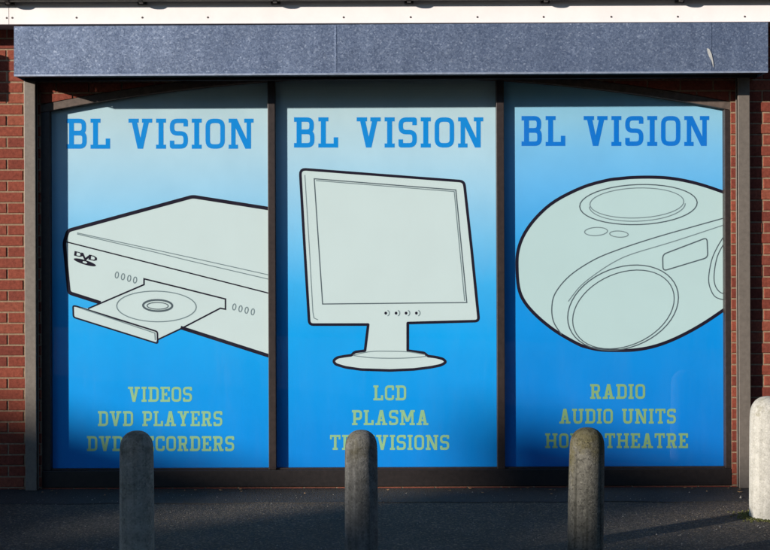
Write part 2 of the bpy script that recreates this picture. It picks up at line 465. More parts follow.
def stroke(pts, t, closed=False):
    """list of quads of a mitred line of width t"""
    P = [Vector(p) for p in pts]
    Q = [P[0]]
    for p in P[1:]:
        if (p - Q[-1]).length > 1e-4: Q.append(p)
    if closed and (Q[0] - Q[-1]).length < 1e-4: Q.pop()
    P = Q; n = len(P); Lf, Rt = [], []
    for i in range(n):
        if closed: a, b, c = P[i - 1], P[i], P[(i + 1) % n]
        else: a, b, c = P[max(i - 1, 0)], P[i], P[min(i + 1, n - 1)]
        d1 = (b - a).normalized() if (b - a).length > 1e-9 else (c - b).normalized()
        d2 = (c - b).normalized() if (c - b).length > 1e-9 else d1
        n1 = Vector((-d1.y, d1.x)); n2 = Vector((-d2.y, d2.x))
        mt = n1 + n2
        mt = n1 if mt.length < 1e-6 else mt.normalized()
        k = t / 2 / max(.45, mt.dot(n1))
        Lf.append(b + mt * k); Rt.append(b - mt * k)
    out = []
    for i in range(n if closed else n - 1):
        j = (i + 1) % n
        out.append([Lf[i], Lf[j], Rt[j], Rt[i]])
    return out
def ell(cx, cy, rx, ry, rot=0, n=40, a0=0, a1=360):
    out = []; c, s = math.cos(math.radians(rot)), math.sin(math.radians(rot))
    full = (a1 - a0) == 360
    for i in range(n if full else n + 1):
        a = math.radians(a0 + (a1 - a0) * i / n)
        x, y = rx * math.cos(a), ry * math.sin(a)
        out.append((cx + x * c - y * s, cy + x * s + y * c))
    return out
def inside(x, y, p):
    r = False; j = len(p) - 1
    for i in range(len(p)):
        xi, yi, xj, yj = p[i][0], p[i][1], p[j][0], p[j][1]
        if (yi > y) != (yj > y) and x < (xj - xi) * (y - yi) / (yj - yi) + xi: r = not r
        j = i
    return r
def print_part(name, polys, y, m, parent):
    """union of overlapping polygons (photo pixels) as one flat sheet at depth y"""
    V, Fc = [], []
    for p in polys:
        q = [Vector((v[0], v[1])) for v in p]
        Fc.append(list(range(len(V), len(V) + len(q)))); V += q
    res = delaunay_2d_cdt(V, [], Fc, 0, 1e-4)
    vs = [W(v.x, v.y, y) for v in res[0]]
    bm = bmesh.new(); bv = [bm.verts.new(v) for v in vs]
    boxes = [(min(v[0] for v in p), max(v[0] for v in p), min(v[1] for v in p), max(v[1] for v in p), p) for p in polys]
    for f in res[2]:
        if len(set(f)) < 3: continue
        c = sum((res[0][i] for i in f), Vector((0, 0))) / len(f)
        if not any(a <= c.x <= b and d <= c.y <= e and inside(c.x, c.y, p) for a, b, d, e, p in boxes): continue
        try: fc = bm.faces.new([bv[i] for i in f])
        except ValueError: continue
        fc.normal_update()
        if fc.normal.y > 0: fc.normal_flip()
    loose = [v for v in bm.verts if not v.link_faces]
    bmesh.ops.delete(bm, geom=loose, context='VERTS')
    me = bpy.data.meshes.new(name); bm.to_mesh(me); bm.free()
    return link(name, me, m, parent)

# ------------------------------------------------------------------ slab-serif capitals, y up, height 1
def rect(x0, x1, y0, y1): return [(x0, y0), (x1, y0), (x1, y1), (x0, y1)]
def glyph(ch, v, h):
    """polygons and width; v = stem width, h = bar thickness"""
    s = .085; S = v + 2 * s; P = []
    def st(pts, r=.16, t=None, closed=False): P.extend(stroke(rnd(pts, r, closed, 5), t or (v + h) / 2, closed))
    t = (v + h) / 2; a = t / 2
    if ch == 'I':
        w = S; P += [rect(s, s + v, 0, 1), rect(0, w, 0, h), rect(0, w, 1 - h, 1)]
    elif ch == 'L':
        w = .66; P += [rect(s, s + v, 0, 1), rect(0, S, 1 - h, 1), rect(0, w, 0, h), rect(w - v * .9, w, 0, .34)]
    elif ch == 'B':
        w = .68; P += [rect(s, s + v, 0, 1)]
        st([(0, 1 - a), (w - a - .02, 1 - a), (w - a - .02, .525), (s + v, .525)]); st([(0, a), (w - a, a), (w - a, .515), (s + v, .515)])
    elif ch == 'D':
        w = .70; P += [rect(s, s + v, 0, 1)]; st([(0, 1 - a), (w - a, 1 - a), (w - a, a), (0, a)], .2)
    elif ch == 'E':
        w = .64; P += [rect(s, s + v, 0, 1), rect(0, w, 0, h), rect(0, w, 1 - h, 1), rect(w - v * .8, w, 0, .3), rect(w - v * .8, w, .7, 1), rect(s, .46, .5 - h / 2, .5 + h / 2), rect(.46 - v * .5, .46, .38, .62)]
    elif ch == 'O':
        w = .65; st([(a, a), (w - a, a), (w - a, 1 - a), (a, 1 - a)], .2, None, True)
    elif ch == 'C':
        w = .62; st([(w - a, .68), (w - a, 1 - a, .03), (a, 1 - a), (a, a), (w - a, a), (w - a, .34)], .2)
    elif ch == 'S':
        w = .61; st([(w - a, .74), (w - a, 1 - a, .02), (a, 1 - a), (a, .51), (w - a, .51), (w - a, a), (a, a, .02), (a, .27)], .18)
    elif ch == 'P':
        w = .66; P += [rect(s, s + v, 0, 1), rect(0, S + .02, 0, h)]; st([(0, 1 - a), (w - a, 1 - a), (w - a, .42), (s, .42)])
    elif ch == 'R':
        w = .72; P += [rect(s, s + v, 0, 1), rect(0, S, 0, h)]; st([(0, 1 - a), (w - a - .07, 1 - a), (w - a - .07, .47), (s, .47)])
        P += [[(.33, .47), (.33 + v * 1.1, .47), (w - .06, 0), (w - .06 - v * 1.15, 0)], rect(w - .14, w, 0, h)]
    elif ch == 'N':
        w = .84; P += [rect(s, s + v * .9, 0, 1), rect(w - s - v * .9, w - s, 0, 1), rect(0, s + v, 1 - h, 1), rect(0, S - .02, 0, h), rect(w - S + .02, w, 1 - h, 1), [(s, 1), (s + v * 1.15, 1), (w - s, 0), (w - s - v * 1.15, 0)]]
    elif ch == 'V':
        w = .80; m_ = w / 2; P += [[(s, 1), (s + v * 1.08, 1), (m_ + v * .45, 0), (m_ - v * .55, 0)], [(w - s - v * 1.08, 1), (w - s, 1), (m_ + v * .55, 0), (m_ - v * .45, 0)], rect(0, S + .01, 1 - h, 1), rect(w - S - .01, w, 1 - h, 1)]
    elif ch == 'A':
        w = .78; m_ = w / 2; P += [[(s, 0), (s + v * 1.05, 0), (m_ + v * .45, 1), (m_ - v * .6, 1)], [(w - s - v * 1.05, 0), (w - s, 0), (m_ + v * .6, 1), (m_ - v * .45, 1)], rect(0, S, 0, h), rect(w - S, w, 0, h), rect(.2, w - .2, .26, .26 + h * .9)]
    elif ch == 'Y':
        w = .78; m_ = w / 2; P += [[(s, 1), (s + v * 1.1, 1), (m_ + v / 2, .42), (m_ - v / 2, .42)], [(w - s - v * 1.1, 1), (w - s, 1), (m_ + v / 2, .42), (m_ - v / 2, .42)], rect(m_ - v / 2, m_ + v / 2, 0, .43), rect(0, S, 1 - h, 1), rect(w - S, w, 1 - h, 1), rect(m_ - S / 2, m_ + S / 2, 0, h)]
    elif ch == 'M':
        w = .98; m_ = w / 2; P += [rect(s, s + v * .85, 0, 1), rect(w - s - v * .85, w - s, 0, 1), [(s, 1), (s + v * 1.1, 1), (m_ + v / 2, .22), (m_ - v / 2, .22)], [(w - s - v * 1.1, 1), (w - s, 1), (m_ + v / 2, .22), (m_ - v / 2, .22)], rect(0, S, 0, h), rect(w - S, w, 0, h), rect(0, s + v, 1 - h, 1), rect(w - s - v, w, 1 - h, 1)]
    elif ch == 'T':
        w = .70; m_ = w / 2; P += [rect(0, w, 1 - h, 1), rect(0, v * .7, .70, 1), rect(w - v * .7, w, .70, 1), rect(m_ - v / 2, m_ + v / 2, 0, 1), rect(m_ - S / 2, m_ + S / 2, 0, h)]
    elif ch == 'U':
        w = .80; st([(s + v / 2, 1), (s + v / 2, a), (w - s - v / 2, a), (w - s - v / 2, 1)], .2, v); P += [rect(0, S, 1 - h, 1), rect(w - S, w, 1 - h, 1)]
    elif ch == 'H':
        w = .84; P += [rect(s, s + v, 0, 1), rect(w - s - v, w - s, 0, 1), rect(s, w - s, .5 - h / 2, .5 + h / 2)]
        for e in (0, w - S): P += [rect(e, e + S, 0, h), rect(e, e + S, 1 - h, 1)]
    return P, w
def lettering(text, x0, x1, ytop, ybot, v, h, gap, space, m, parent):
    """one printed letter per object, the line fitted between photo columns x0 and x1"""
    wid = []; tot = 0
    for ch in text:
        w = space if ch == ' ' else glyph(ch, v, h)[1]
        wid.append(w); tot += w + gap
    tot -= gap
    kx = (x1 - x0) / tot; ky = (ybot - ytop); x = 0
    for ch, w in zip(text, wid):
        if ch != ' ':
            polys = [[(x0 + (x + p[0]) * kx, ybot - p[1] * ky) for p in q] for q in glyph(ch, v, h)[0]]
            print_part('letter', polys, PY - .0007, m, parent)
        x += w + gap

INK = print_mat('black_print', (26, 18, 36)); GREY = print_mat('grey_print', (120, 136, 134)); GREY2 = print_mat('dark_grey_print', (84, 96, 98))
BLUE = print_mat('blue_letter_print', (0, 137, 207)); BLUE3 = print_mat('deep_blue_letter_print', (0, 116, 199))
YEL = print_mat('pale_green_letter_print', (150, 193, 138)); YEL3 = print_mat('dull_green_letter_print', (134, 170, 112))
WHITE = print_mat('pale_grey_print', (204, 218, 208)); WHITE3 = print_mat('pale_green_grey_print', (188, 211, 202))
YF, YL = PY - .0004, PY - .0008
def poster(label, x0, x1, stops):
    p = empty('window_poster', (0, 0, 0), label, 'poster', 'printed posters filling the shop window')
    xa, xb = W(x0, 300, PY).x, W(x1, 300, PY).x
    n = 12; X = [xa + (xb - xa) * i / n for i in range(n + 1)]
    vs = [(x, PY, arc(x, .050)) for x in X] + [(x, PY, zr1 - .03) for x in X]
    mesh('sheet', vs, [(i, i + n + 1, i + n + 2, i + 1) for i in range(n)], poster_mat('poster_fade', stops), p)
    return p
FADE = [(84, (184, 207, 204)), (118, (186, 211, 211)), (155, (178, 212, 219)), (195, (156, 206, 224)), (240, (116, 193, 226)), (285, (60, 177, 228)), (335, (10, 163, 226)), (400, (0, 152, 222)), (476, (0, 134, 212))]
FADE3 = [(84, (140, 190, 204)), (118, (144, 197, 214)), (150, (122, 190, 222)), (190, (98, 180, 224)), (240, (56, 166, 222)), (290, (16, 151, 219)), (340, (0, 142, 213)), (410, (0, 130, 205)), (476, (0, 114, 194))]

# ---- left poster: disc player
p1 = poster('blue poster with a disc player drawing and open tray, left of the three', 47, 271, FADE)
lettering('BL VISION', 66.5, 253.5, 118.7, 148.8, .165, .135, .13, .36, BLUE, p1)
for tx, a, b, y0 in (('VIDEOS', 128, 192, 386.7), ('DVD PLAYERS', 98, 222.3, 411), ('DVD RECORDERS', 87, 234.2, 436)):
    lettering(tx, a, b, y0, y0 + 15, .175, .14, .11, .42, YEL, p1)
body = [(64.5, 243), (65.5, 236), (68.5, 230.5), (192.7, 196.6), (270, 208.6), (270, 356), (69, 292.8)]
tray = [(144, 284.5), (88, 308.5), (75, 306), (73, 308), (73.6, 317), (154.5, 343), (158, 339.5), (220.4, 308.3), (225.5, 309), (225.5, 299), (144, 279)]
print_part('drawing_fill', [body, tray], YF, WHITE, p1)
polys = stroke(rnd([(100.5, 302.8), (69, 292.8), (64.2, 243), (68, 230.6), (192.7, 196.6), (270, 208.8)], 3), 3.6)
polys += stroke([(180.6, 327.5), (270, 356.2)], 3.6)
print_part('outline', polys, YL, INK, p1)
polys = stroke([(66, 241.8), (155, 264.3), (180, 270.6), (270, 293.5)], 1.3)
polys += stroke([(88, 308.6), (144, 284.6), (144, 278.8), (180, 287.6), (225.4, 299), (225.4, 309.2), (220.3, 308.2), (181.8, 328.2), (157.6, 339.6)], 1.5)
polys += stroke(rnd([(73, 306), (75.5, 306), (157.4, 331.6), (157.6, 343.5), (73.4, 317.2)], 2.2, True), 1.6, True)
print_part('thin_line', polys, YL - .0002, INK, p1)
polys = stroke([(77, 232.9), (155, 249.8), (201.8, 260), (270, 275.2)], .9) + stroke([(77, 234), (155, 252.2), (187, 260.2), (270, 279.5)], .9)
polys += stroke(ell(156.4, 306.4, 39.8, 15.3, 1), 1.0, True) + stroke([(80, 308), (154.8, 333), (155.2, 340)], 1.0)
for bx, by in ((116.8, 275), (122.9, 276.7), (129.1, 278.4), (135, 280), (234.2, 306.9), (240.4, 308.7), (246.5, 310.2), (252.7, 311.8)):
    polys += stroke(ell(bx, by, 1.6, 3.1, 8, 14), .9, True)
print_part('grey_line', polys, YL - .0004, GREY, p1)
polys = stroke(ell(157.6, 305.5, 14.6, 5.6, 1), 1.9, True) + stroke(ell(157.6, 305.8, 10.6, 3.4, 1), .9, True)
print_part('disc_hub', polys, YL - .0006, GREY2, p1)
# the disc mark on the player's front
def D_(ox, oy, w, hh, sk):
    T = lambda q: [(ox + x * w, oy + x * w * sk - yv * hh + .0) for x, yv in q]
    return [T(k) for k in ([(0, 0), (.24, 0), (.30, 1), (.06, 1)], [(.06, 1), (.62, 1), (.66, .80), (.06, .80)], [(0, 0), (.6, 0), (.66, .2), (0, .2)], [(.60, 1), (.90, .75), (.66, .70), (.56, .8)], [(.90, .75), (.92, .3), (.68, .34), (.66, .72)], [(.92, .3), (.6, 0), (.52, .18), (.68, .36)])]
polys = D_(74, 255.6, 9.4, 4.8, .24) + D_(88.4, 259.6, 9.4, 5.2, .24)
polys += [[(81.0, 252.4), (83.2, 252.9), (85.4, 258), (84.6, 260.6)], [(89.6, 254.6), (91.6, 255), (84.7, 261.6), (84.2, 258.8)]]
hub = ell(84.8, 262.3, 2.4, 1.0, 14, 16)
out_e = ell(84.8, 262.3, 11.6, 2.3, 17, 32)
k_ = []
for i in range(32):
    j = (i + 1) % 32; a0 = hub[(i // 2) % 16]; a1 = hub[(j // 2) % 16]
    k_.append([out_e[i], out_e[j], a1, a0] if a0 != a1 else [out_e[i], out_e[j], a0])
print_part('disc_mark', polys + k_, YL - .0002, INK, p1)

# ---- middle poster: flat monitor
p2 = poster('blue poster with a flat screen monitor drawing, middle of the three', 274, 500, FADE)
lettering('BL VISION', 294, 483.2, 117.4, 147.6, .165, .135, .13, .36, BLUE, p2)
for tx, a, b, y0 in (('LCD', 373.4, 406.2, 385.3), ('PLASMA', 352, 428.4, 410), ('TELEVISIONS', 330, 449.2, 434.8)):
    lettering(tx, a, b, y0, y0 + 15, .175, .14, .11, .42, YEL, p2)
mon = [(300, 169, 6), (464, 181.4, 4.5), (471.6, 250), (478.8, 321, 4), (407.7, 323, .4), (407.7, 350.6, .6), (424, 352.8, 1), (427.8, 356, 1), (436, 357, 3), (443.4, 359, 3), (446, 362, 3), (441.5, 365, 3), (431, 367.2, 3), (413.6, 369.4), (390, 370.4), (361, 369.5), (345, 367.2), (335.4, 364.2, 3), (333.2, 360.8, 3), (337, 357.4, 3), (345, 356), (351.5, 355.2, 1), (354.5, 352, 2), (365, 350.6, .6), (368.2, 324.5, .4), (309.3, 324.6, 4), (304.7, 250)]
mo = rnd(mon, 2, True)
print_part('drawing_fill', [mo], YF, WHITE, p2)
print_part('outline', stroke(mo, 2.7, True), YL, INK, p2)
scr = [(314.2, 178.8), (455.8, 190), (466.8, 302.5), (322.6, 304)]
scr2 = [(316, 180.6), (454.2, 191.6), (464.6, 300.8), (324, 302.4)]
print_part('screen_edge', stroke(scr, 1.1, True), YL, GREY2, p2)
polys = stroke(scr2[:3], .9) + stroke([(304.8, 175), (309.3, 248), (312.8, 312), (314, 318), (318, 319.8)], .8)
polys += stroke(spline([(353, 355), (370, 351.6), (388, 351.2), (408, 351.8), (425, 354.6)]), .9) + stroke(spline([(353, 355.4), (370, 357.6), (390, 358.2), (410, 357.8), (427, 356.2)]), .9)
for bx in (385.9, 396.3, 406.3, 416.6):
    polys += stroke(ell(bx + .6, 313.1, 2.9, 2.9, 0, 14, -70, 70), .9)
print_part('grey_line', polys, YL - .0002, GREY, p2)
for bx in (385.7, 396.0, 406, 416.3): print_part('button', [ell(bx, 313.1, 1.35, 1.5, 0, 12)], YL - .0004, INK, p2)

# ---- right poster: portable stereo
p3 = poster('deeper blue poster with a rounded portable stereo drawing, right of the three', 503, 728.5, FADE3)
lettering('BL VISION', 521.5, 709.2, 116.1, 146, .165, .135, .13, .36, BLUE3, p3)
for tx, a, b, y0 in (('RADIO', 590.2, 645.2, 384), ('AUDIO UNITS', 559.3, 675.8, 408.7), ('HOME THEATRE', 545.2, 688, 433.2)):
    lettering(tx, a, b, y0, y0 + 14.8, .175, .14, .11, .42, YEL3, p3)
up = [(517, 266), (518.2, 250), (524.5, 233.6), (537.3, 216.4), (555.5, 200.9), (582.7, 187.3), (606.4, 180.5), (620, 178.6), (633, 177.5), (651.4, 177.2), (669.5, 178.2), (687.7, 181.3), (706, 186.2), (728.5, 194)]
lo = [(728.5, 306.5), (706, 321.8), (687.7, 332.4), (669.5, 341), (651.4, 347), (633, 350), (615, 350.4), (600, 349.8), (588, 347.4), (577.3, 343.6), (555.5, 331), (537.3, 316.4), (524.5, 301.8), (518.6, 287.3), (517, 266)]
ol = spline(lo + up[1:], 4)
print_part('drawing_fill', [ol], YF, WHITE3, p3)
print_part('outline', stroke(ol, 3.2), YL, INK, p3)
def tilt(cx, cy, hw, hh, k): return [(cx + hw * math.cos(a), cy - k * math.cos(a) + math.sqrt(hh * hh - k * k) * math.sin(a)) for a in [math.radians(i * 7.5) for i in range(48)]]
polys = stroke(ell(638.4, 204.6, 58.8, 20, -2), 1.1, True)
polys += stroke(spline([(725.5 + 3, 216.8), (687.7, 228.2), (651.4, 238.7), (618, 249.8), (593.6, 260), (570, 275.5), (555.5, 292.7), (551.8, 307.3), (553.6, 321.8), (561.5, 334.4)]), 1.1)
polys += stroke(tilt(623, 307.6, 55.4, 42.6, 10), 1.1, True) + stroke(tilt(623.4, 309.4, 50.8, 39.4, 11), 1.0, True)
polys += stroke(rnd([(662.6, 254.5), (707, 237.6), (707.8, 257.5), (663, 271)], 4, True), 1.2, True)
polys += stroke(spline([(728, 230.5), (725, 234.5), (716.8, 248), (711.4, 261), (708.6, 278.2), (710.5, 289), (716, 297.3), (728, 300.6)]), 1.0)
polys += stroke(spline([(728, 238), (725, 241.8), (717.7, 255.5), (714.4, 271), (714.6, 283.6), (719.5, 291.8), (728, 295)]), 1.0)
print_part('thin_line', polys, YL - .0002, GREY2, p3)
polys = stroke(ell(636.8, 203, 47, 15, -2), .9, True) + stroke(ell(637.2, 205, 48, 16.2, -2, 30, 0, 180), .9)
polys += stroke(ell(596, 231.5, 11.5, 4.1, -3, 24), .9, True) + stroke(ell(618.9, 234.1, 9.3, 3.1, 3, 24), .9, True)
polys += stroke(spline([(728, 223.6), (675, 241), (633.2, 253.6), (615, 261.5), (597.3, 272.7), (581, 285.5), (570, 299), (568.5, 301.5)]), .9)
print_part('grey_line', polys, YL - .0004, GREY, p3)

# ------------------------------------------------------------------ roller shutter: housing box and side guide rails
BD = .30                                          # box front stands this far from the wall
sh = empty('roller_shutter', (0, 0, 0), 'galvanised roller shutter housing with two side guide rails over the window', 'roller shutter')
def hz(px, left, right): return left + (right - left) * (px - 14) / 754.0
def front_sheet(a, b, proud):
    bm = bmesh.new()
    y = -BD - proud
    tl, tr, bl, br = W(a, hz(a, 26.6, 22.4), y), W(b, hz(b, 26.6, 22.4), y), W(a, hz(a, 76.2, 72.4), y), W(b, hz(b, 76.2, 72.4), y)
    rows = [(0, 0, .012), (0, .0, 0), (.945, 0, 0), (.955, -.005, 0), (.99, -.0062, 0), (1, -.004, 0), (1.0, .02, 0)]
    Ls, Rs = [], []
    for t, dy, back in rows:
        for lst, p, q in ((Ls, tl, bl), (Rs, tr, br)):
            v = p.lerp(q, t); lst.append(bm.verts.new((v.x, v.y + dy + back * 20 * .05, v.z)))
    for i in range(len(rows) - 1): bm.faces.new((Ls[i], Rs[i], Rs[i + 1], Ls[i + 1]))
    o = from_bm('housing_panel', bm, M['galv'], sh)
    s = o.modifiers.new('solid', 'SOLIDIFY'); s.thickness = .0015; s.offset = 0
front_sheet(14, 336.4, 0); front_sheet(335.6, 711.6, .0028); front_sheet(711.0, 768, 0.0005)
xl, xr = W(14, 50, -BD).x, W(768, 50, -BD).x
ztl, zbl = W(14, 26.6, -BD).z, W(14, 76.2, -BD).z; ztr, zbr = W(768, 22.4, -BD).z, W(768, 72.4, -BD).z
for nm, x, zt, zb in (('end_plate', xl, ztl, zbl), ('end_plate', xr - .004, ztr, zbr)):
    box(nm, x, x + .004, -BD + .004, -.002, zb + .002, zt - .002, M['galv'], sh)
def slab(name, zl, zr, y0, y1, th, m):
    strip_solid(name, [(xl + .006, zl + th), (xr - .006, zr + th)], [(xl + .006, zl), (xr - .006, zr)], y0, y1, m, sh)
slab('top_plate', ztl - .008, ztr - .008, -BD + .006, -.002, .003, M['galv'])
slab('bottom_plate', zbl + .012, zbr + .012, -BD + .016, -.16, .003, M['dark_metal'])
slab('shutter_curtain', zbl + .004, zbr + .004, -.085, -.045, .05, M['dark_metal'])
RD = .065
zgt = zbl + .03
for (pa, pb, side) in ((24.6, 35.8, 1), (738.8, 750.4, -1)):
    x0, x1 = W(pa, 300, -RD).x, W(pb, 300, -RD).x
    yb = -.001; t = .006
    # channel with its mouth towards the window
    prof = [(x0, -RD), (x1, -RD), (x1, -RD + .016), (x1 - t, -RD + .016), (x1 - t, -RD + t), (x0 + t, -RD + t), (x0 + t, yb - t), (x1 - t, yb - t), (x1 - t, yb - .016), (x1, yb - .016), (x1, yb), (x0, yb)]
    if side < 0: prof = [(x0 + x1 - x, y) for x, y in prof]
    bm = bmesh.new()
    A = [bm.verts.new((x, y, .014)) for x, y in prof]; B = [bm.verts.new((x, y, zgt)) for x, y in prof]
    for i in range(len(prof)):
        j = (i + 1) % len(prof); bm.faces.new((A[i], A[j], B[j], B[i]))
    bm.faces.new(A); bm.faces.new(B[::-1])
    o = from_bm('guide_rail', bm, M['rail'], sh)
    b = o.modifiers.new('bevel', 'BEVEL'); b.width = .0025; b.segments = 2; b.limit_method = 'ANGLE'
# fold along the bottom edge, coloured brighter to paint its highlight, and the overlap strip at the middle seam
M['fold'] = simple('highlight_steel_fold', (.33, .37, .45), .4, .5, .5, 30, .25)
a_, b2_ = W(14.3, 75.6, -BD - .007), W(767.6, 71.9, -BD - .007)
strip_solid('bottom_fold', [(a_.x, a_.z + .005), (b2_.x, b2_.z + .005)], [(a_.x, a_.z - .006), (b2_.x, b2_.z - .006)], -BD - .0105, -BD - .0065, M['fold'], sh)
t_, u2_ = W(336, 25.6, -BD), W(336, 73.6, -BD)
bevelled(box('seam_strip', t_.x - .007, t_.x + .004, -BD - .0055, -BD - .0035, u2_.z + .004, t_.z, M['galv'], sh), .0008)
# pale scrape running down beside the right-hand seam
sm = [(706.8, 48.4), (709.2, 49), (711.6, 54), (712.6, 58.6), (713.4, 63), (713.9, 68), (712.9, 66), (711.6, 61), (709.2, 57), (707.6, 52.6)]
bm = bmesh.new(); bm.faces.new([bm.verts.new(W(x, y, -BD - .0062)) for x, y in sm[::-1]])
me_ = from_bm('scrape_mark', bm, M['smear'], sh)
# neighbouring shutter housing, just outside the left edge of the view
nb = empty('roller_shutter', (0, 0, 0), 'neighbouring galvanised shutter housing left of the window, beyond the picture edge', 'roller shutter')
nxr = W(9.5, 60, 0).x - BD * KX + .0
box('housing', nxr - 1.9, nxr, -BD, -.002, zbl + .01, ztl - .01, M['galv'], nb, .004)
box('guide_rail', nxr - .085, nxr - .01, -RD, -.001, .014, zbl + .009, M['rail'], nb, .003)

# ------------------------------------------------------------------ eaves: fascia, soffit, gutter
FYF = -.22
zf0 = W(385, 23.2, FYF).z; zf1 = zf0 + .22
fa = empty('fascia_board', (0, 0, 0), 'white screwed fascia board above the shutter housing', 'fascia')
jx = W(9.0, 15, FYF).x
box('board', -7.3, jx - .0012, FYF, FYF + .018, zf0, zf1, M['fascia'], fa, .0015)
box('board', jx + .0012, 7.3, FYF, FYF + .018, zf0, zf1, M['fascia'], fa, .0015)
box('soffit', -7.3, 7.3, FYF + .020, .05, zf0 + .012, zf0 + .024, M['soffit'], fa)
sw = bmesh.new(); bmesh.ops.create_cone(sw, cap_ends=True, segments=10, radius1=.0072, radius2=.0055, depth=.003, matrix=Matrix.Rotation(math.radians(90), 4, 'X'))
bmesh.ops.recalc_face_normals(sw, faces=sw.faces)
sme = bpy.data.meshes.new('screw'); sw.to_mesh(sme); sw.free(); sme.materials.append(M['screw'])
for i, px in enumerate((6.6, 12.2, 76.4, 142.3, 207.8, 343.6, 410.6, 477.4, 543.6, 611.3, 677.8, 744.8)):
    py = 18 - i * .12
    o = link('screw', sme, None, fa); o.location = W(px, py, FYF - .001)
gu = empty('gutter', (0, 0, 0), 'grey green half round gutter along the top edge', 'gutter')
GR = .048; gy = FYF - .052; gz = W(385, 0.8, gy).z + GR
bm = bmesh.new(); n = 16
ring = []
for i in range(n + 1):
    a = math.pi + math.pi * i / n
    ring.append((gy + GR * math.cos(a), gz + GR * math.sin(a)))
inner = [(gy + (y - gy) * .95, gz + (z - gz) * .95) for y, z in ring][::-1]
prof = ring + inner
A = [bm.verts.new((-7.3, y, z)) for y, z in prof]; B = [bm.verts.new((7.3, y, z)) for y, z in prof]
for i in range(len(prof)):
    j = (i + 1) % len(prof); bm.faces.new((A[i], A[j], B[j], B[i]))
bm.faces.new(A); bm.faces.new(B[::-1])
tr_ = from_bm('trough', bm, M['gutter'], gu)
for px in (-530, -396, -262, -127, 8, 141, 275, 409, 546, 681, 815, 950, 1084, 1218):
    x = W(px, 3, gy).x; bm = bmesh.new()
    pr = []
    for i in range(n + 1):
        a = math.pi + math.pi * i / n
        pr.append((gy + (GR + .006) * math.cos(a), gz + (GR + .013) * math.sin(a)))
    pi_ = [(gy + GR * .9 * math.cos(math.pi + math.pi * i / n), gz + GR * .9 * math.sin(math.pi + math.pi * i / n)) for i in range(n + 1)][::-1]
    pf = pr + pi_
    A = [bm.verts.new((x - .012, y, z)) for y, z in pf]; B = [bm.verts.new((x + .012, y, z)) for y, z in pf]
    for i in range(len(pf)):
        j = (i + 1) % len(pf); bm.faces.new((A[i], A[j], B[j], B[i]))
    bm.faces.new(A); bm.faces.new(B[::-1])
    # foot that screws to the board, hanging a little below the trough
    add_box(bm, x - .030, x + .030, FYF - .020, FYF - .0005, gz - GR - .014, gz + .02, .003)
    from_bm('bracket', bm, M['bracket'], gu)
# sloping roof edge above the gutter
bm = bmesh.new()
A = [bm.verts.new(v) for v in ((-7.3, FYF - .03, zf1 + .01), (7.3, FYF - .03, zf1 + .01), (7.3, 4, zf1 + 2.2), (-7.3, 4, zf1 + 2.2))]
bm.faces.new(A)
ro = from_bm('roof', bm, simple('dark_roof_tile', (.06, .045, .04), .9)); tag(ro, 'dark pitched roof rising above the gutter', 'roof')
s = ro.modifiers.new('solid', 'SOLIDIFY'); s.thickness = .06

# ------------------------------------------------------------------ bollards
def bollard(label, cx, cy, rad, height, m, lean=(0, 0), seed=0, group=None):
    rg = random.Random(seed); bm = bmesh.new(); seg = 36; rings = []
    prof = [(-.25, 1.02), (0, 1.02), (.2, 1.015), (.4, 1.0), (height - rad * 1.5, .985), (height - rad * 1.1, .975)]
    for k in range(1, 10):
        a = math.radians(k * 9.6)
        prof.append((height - rad * 1.0 + rad * 1.0 * math.sin(a) * 1.0, .97 * math.cos(a) ** .82))
    for z, k in prof:
        row = []
        for i in range(seg):
            a = 2 * math.pi * i / seg
            rr = rad * k * (1 + rg.uniform(-.006, .006))
            row.append(bm.verts.new((rr * math.cos(a) + lean[0] * z, rr * math.sin(a) + lean[1] * z, z)))
        rings.append(row)
    for a, b in zip(rings, rings[1:]):
        for i in range(seg): bm.faces.new((a[i], a[(i + 1) % seg], b[(i + 1) % seg], b[i]))
    bm.faces.new(rings[-1]); bm.faces.new(rings[0][::-1])
    # chips knocked out of the surface
    for _ in range(14):
        c = Vector((rad * math.cos(q := rg.uniform(0, 6.28)), rad * math.sin(q), rg.uniform(.05, height - .05)))
        for v in bm.verts:
            d = (v.co - c).length
            if d < .03: v.co -= Vector((v.co.x, v.co.y, 0)) * .05 * (1 - d / .03)
    o = from_bm('concrete_bollard', bm, m, None, True); o.location = (cx, cy, 0)
    s = o.modifiers.new('sub', 'SUBSURF'); s.levels = 1; s.render_levels = 1
    return tag(o, label, 'bollard', group)
BY = -8 + F / 209.0 - 8 + 8
def bx(px, s): return (px - 385.0) / s
c1 = concrete_mat('dark_concrete', ((.19, .172, .138), (.27, .248, .205), (.35, .322, .27)), (.13, .12, .09, 1), .0, 1.3, .08, .7)
c2 = concrete_mat('grey_concrete', ((.09, .087, .077), (.135, .13, .118), (.19, .182, .165)), (.085, .078, .055, 1), .0, 4.1, .1, .8)
c3 = concrete_mat('mossy_concrete', ((.062, .058, .046), (.10, .094, .077), (.145, .136, .112)), (.075, .066, .034, 1), .03, 9.7, .18, 1.25)
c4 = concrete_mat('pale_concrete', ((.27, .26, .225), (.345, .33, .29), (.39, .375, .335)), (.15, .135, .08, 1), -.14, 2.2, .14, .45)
GB = 'bollards standing in front of the shop window'
bollard('dark grey concrete bollard in front of the left poster, darkest of the four', bx(136, 209), BY, .0815, .72, c1, (0, 0), 1, GB)
bollard('grey concrete bollard in front of the middle poster', bx(360.6, 209), BY, .0795, .72, c2, (0, 0), 2, GB)
bollard('mossy olive grey concrete bollard leaning slightly, in front of the right poster', bx(583.5, 209), BY, .085, .728, c3, (.022, 0), 3, GB)
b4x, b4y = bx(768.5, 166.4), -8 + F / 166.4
bollard('pale sunlit bollard beside the right guide rail, cut by the picture edge', b4x, b4y, .115, .725, c4, (0, 0), 4, GB)

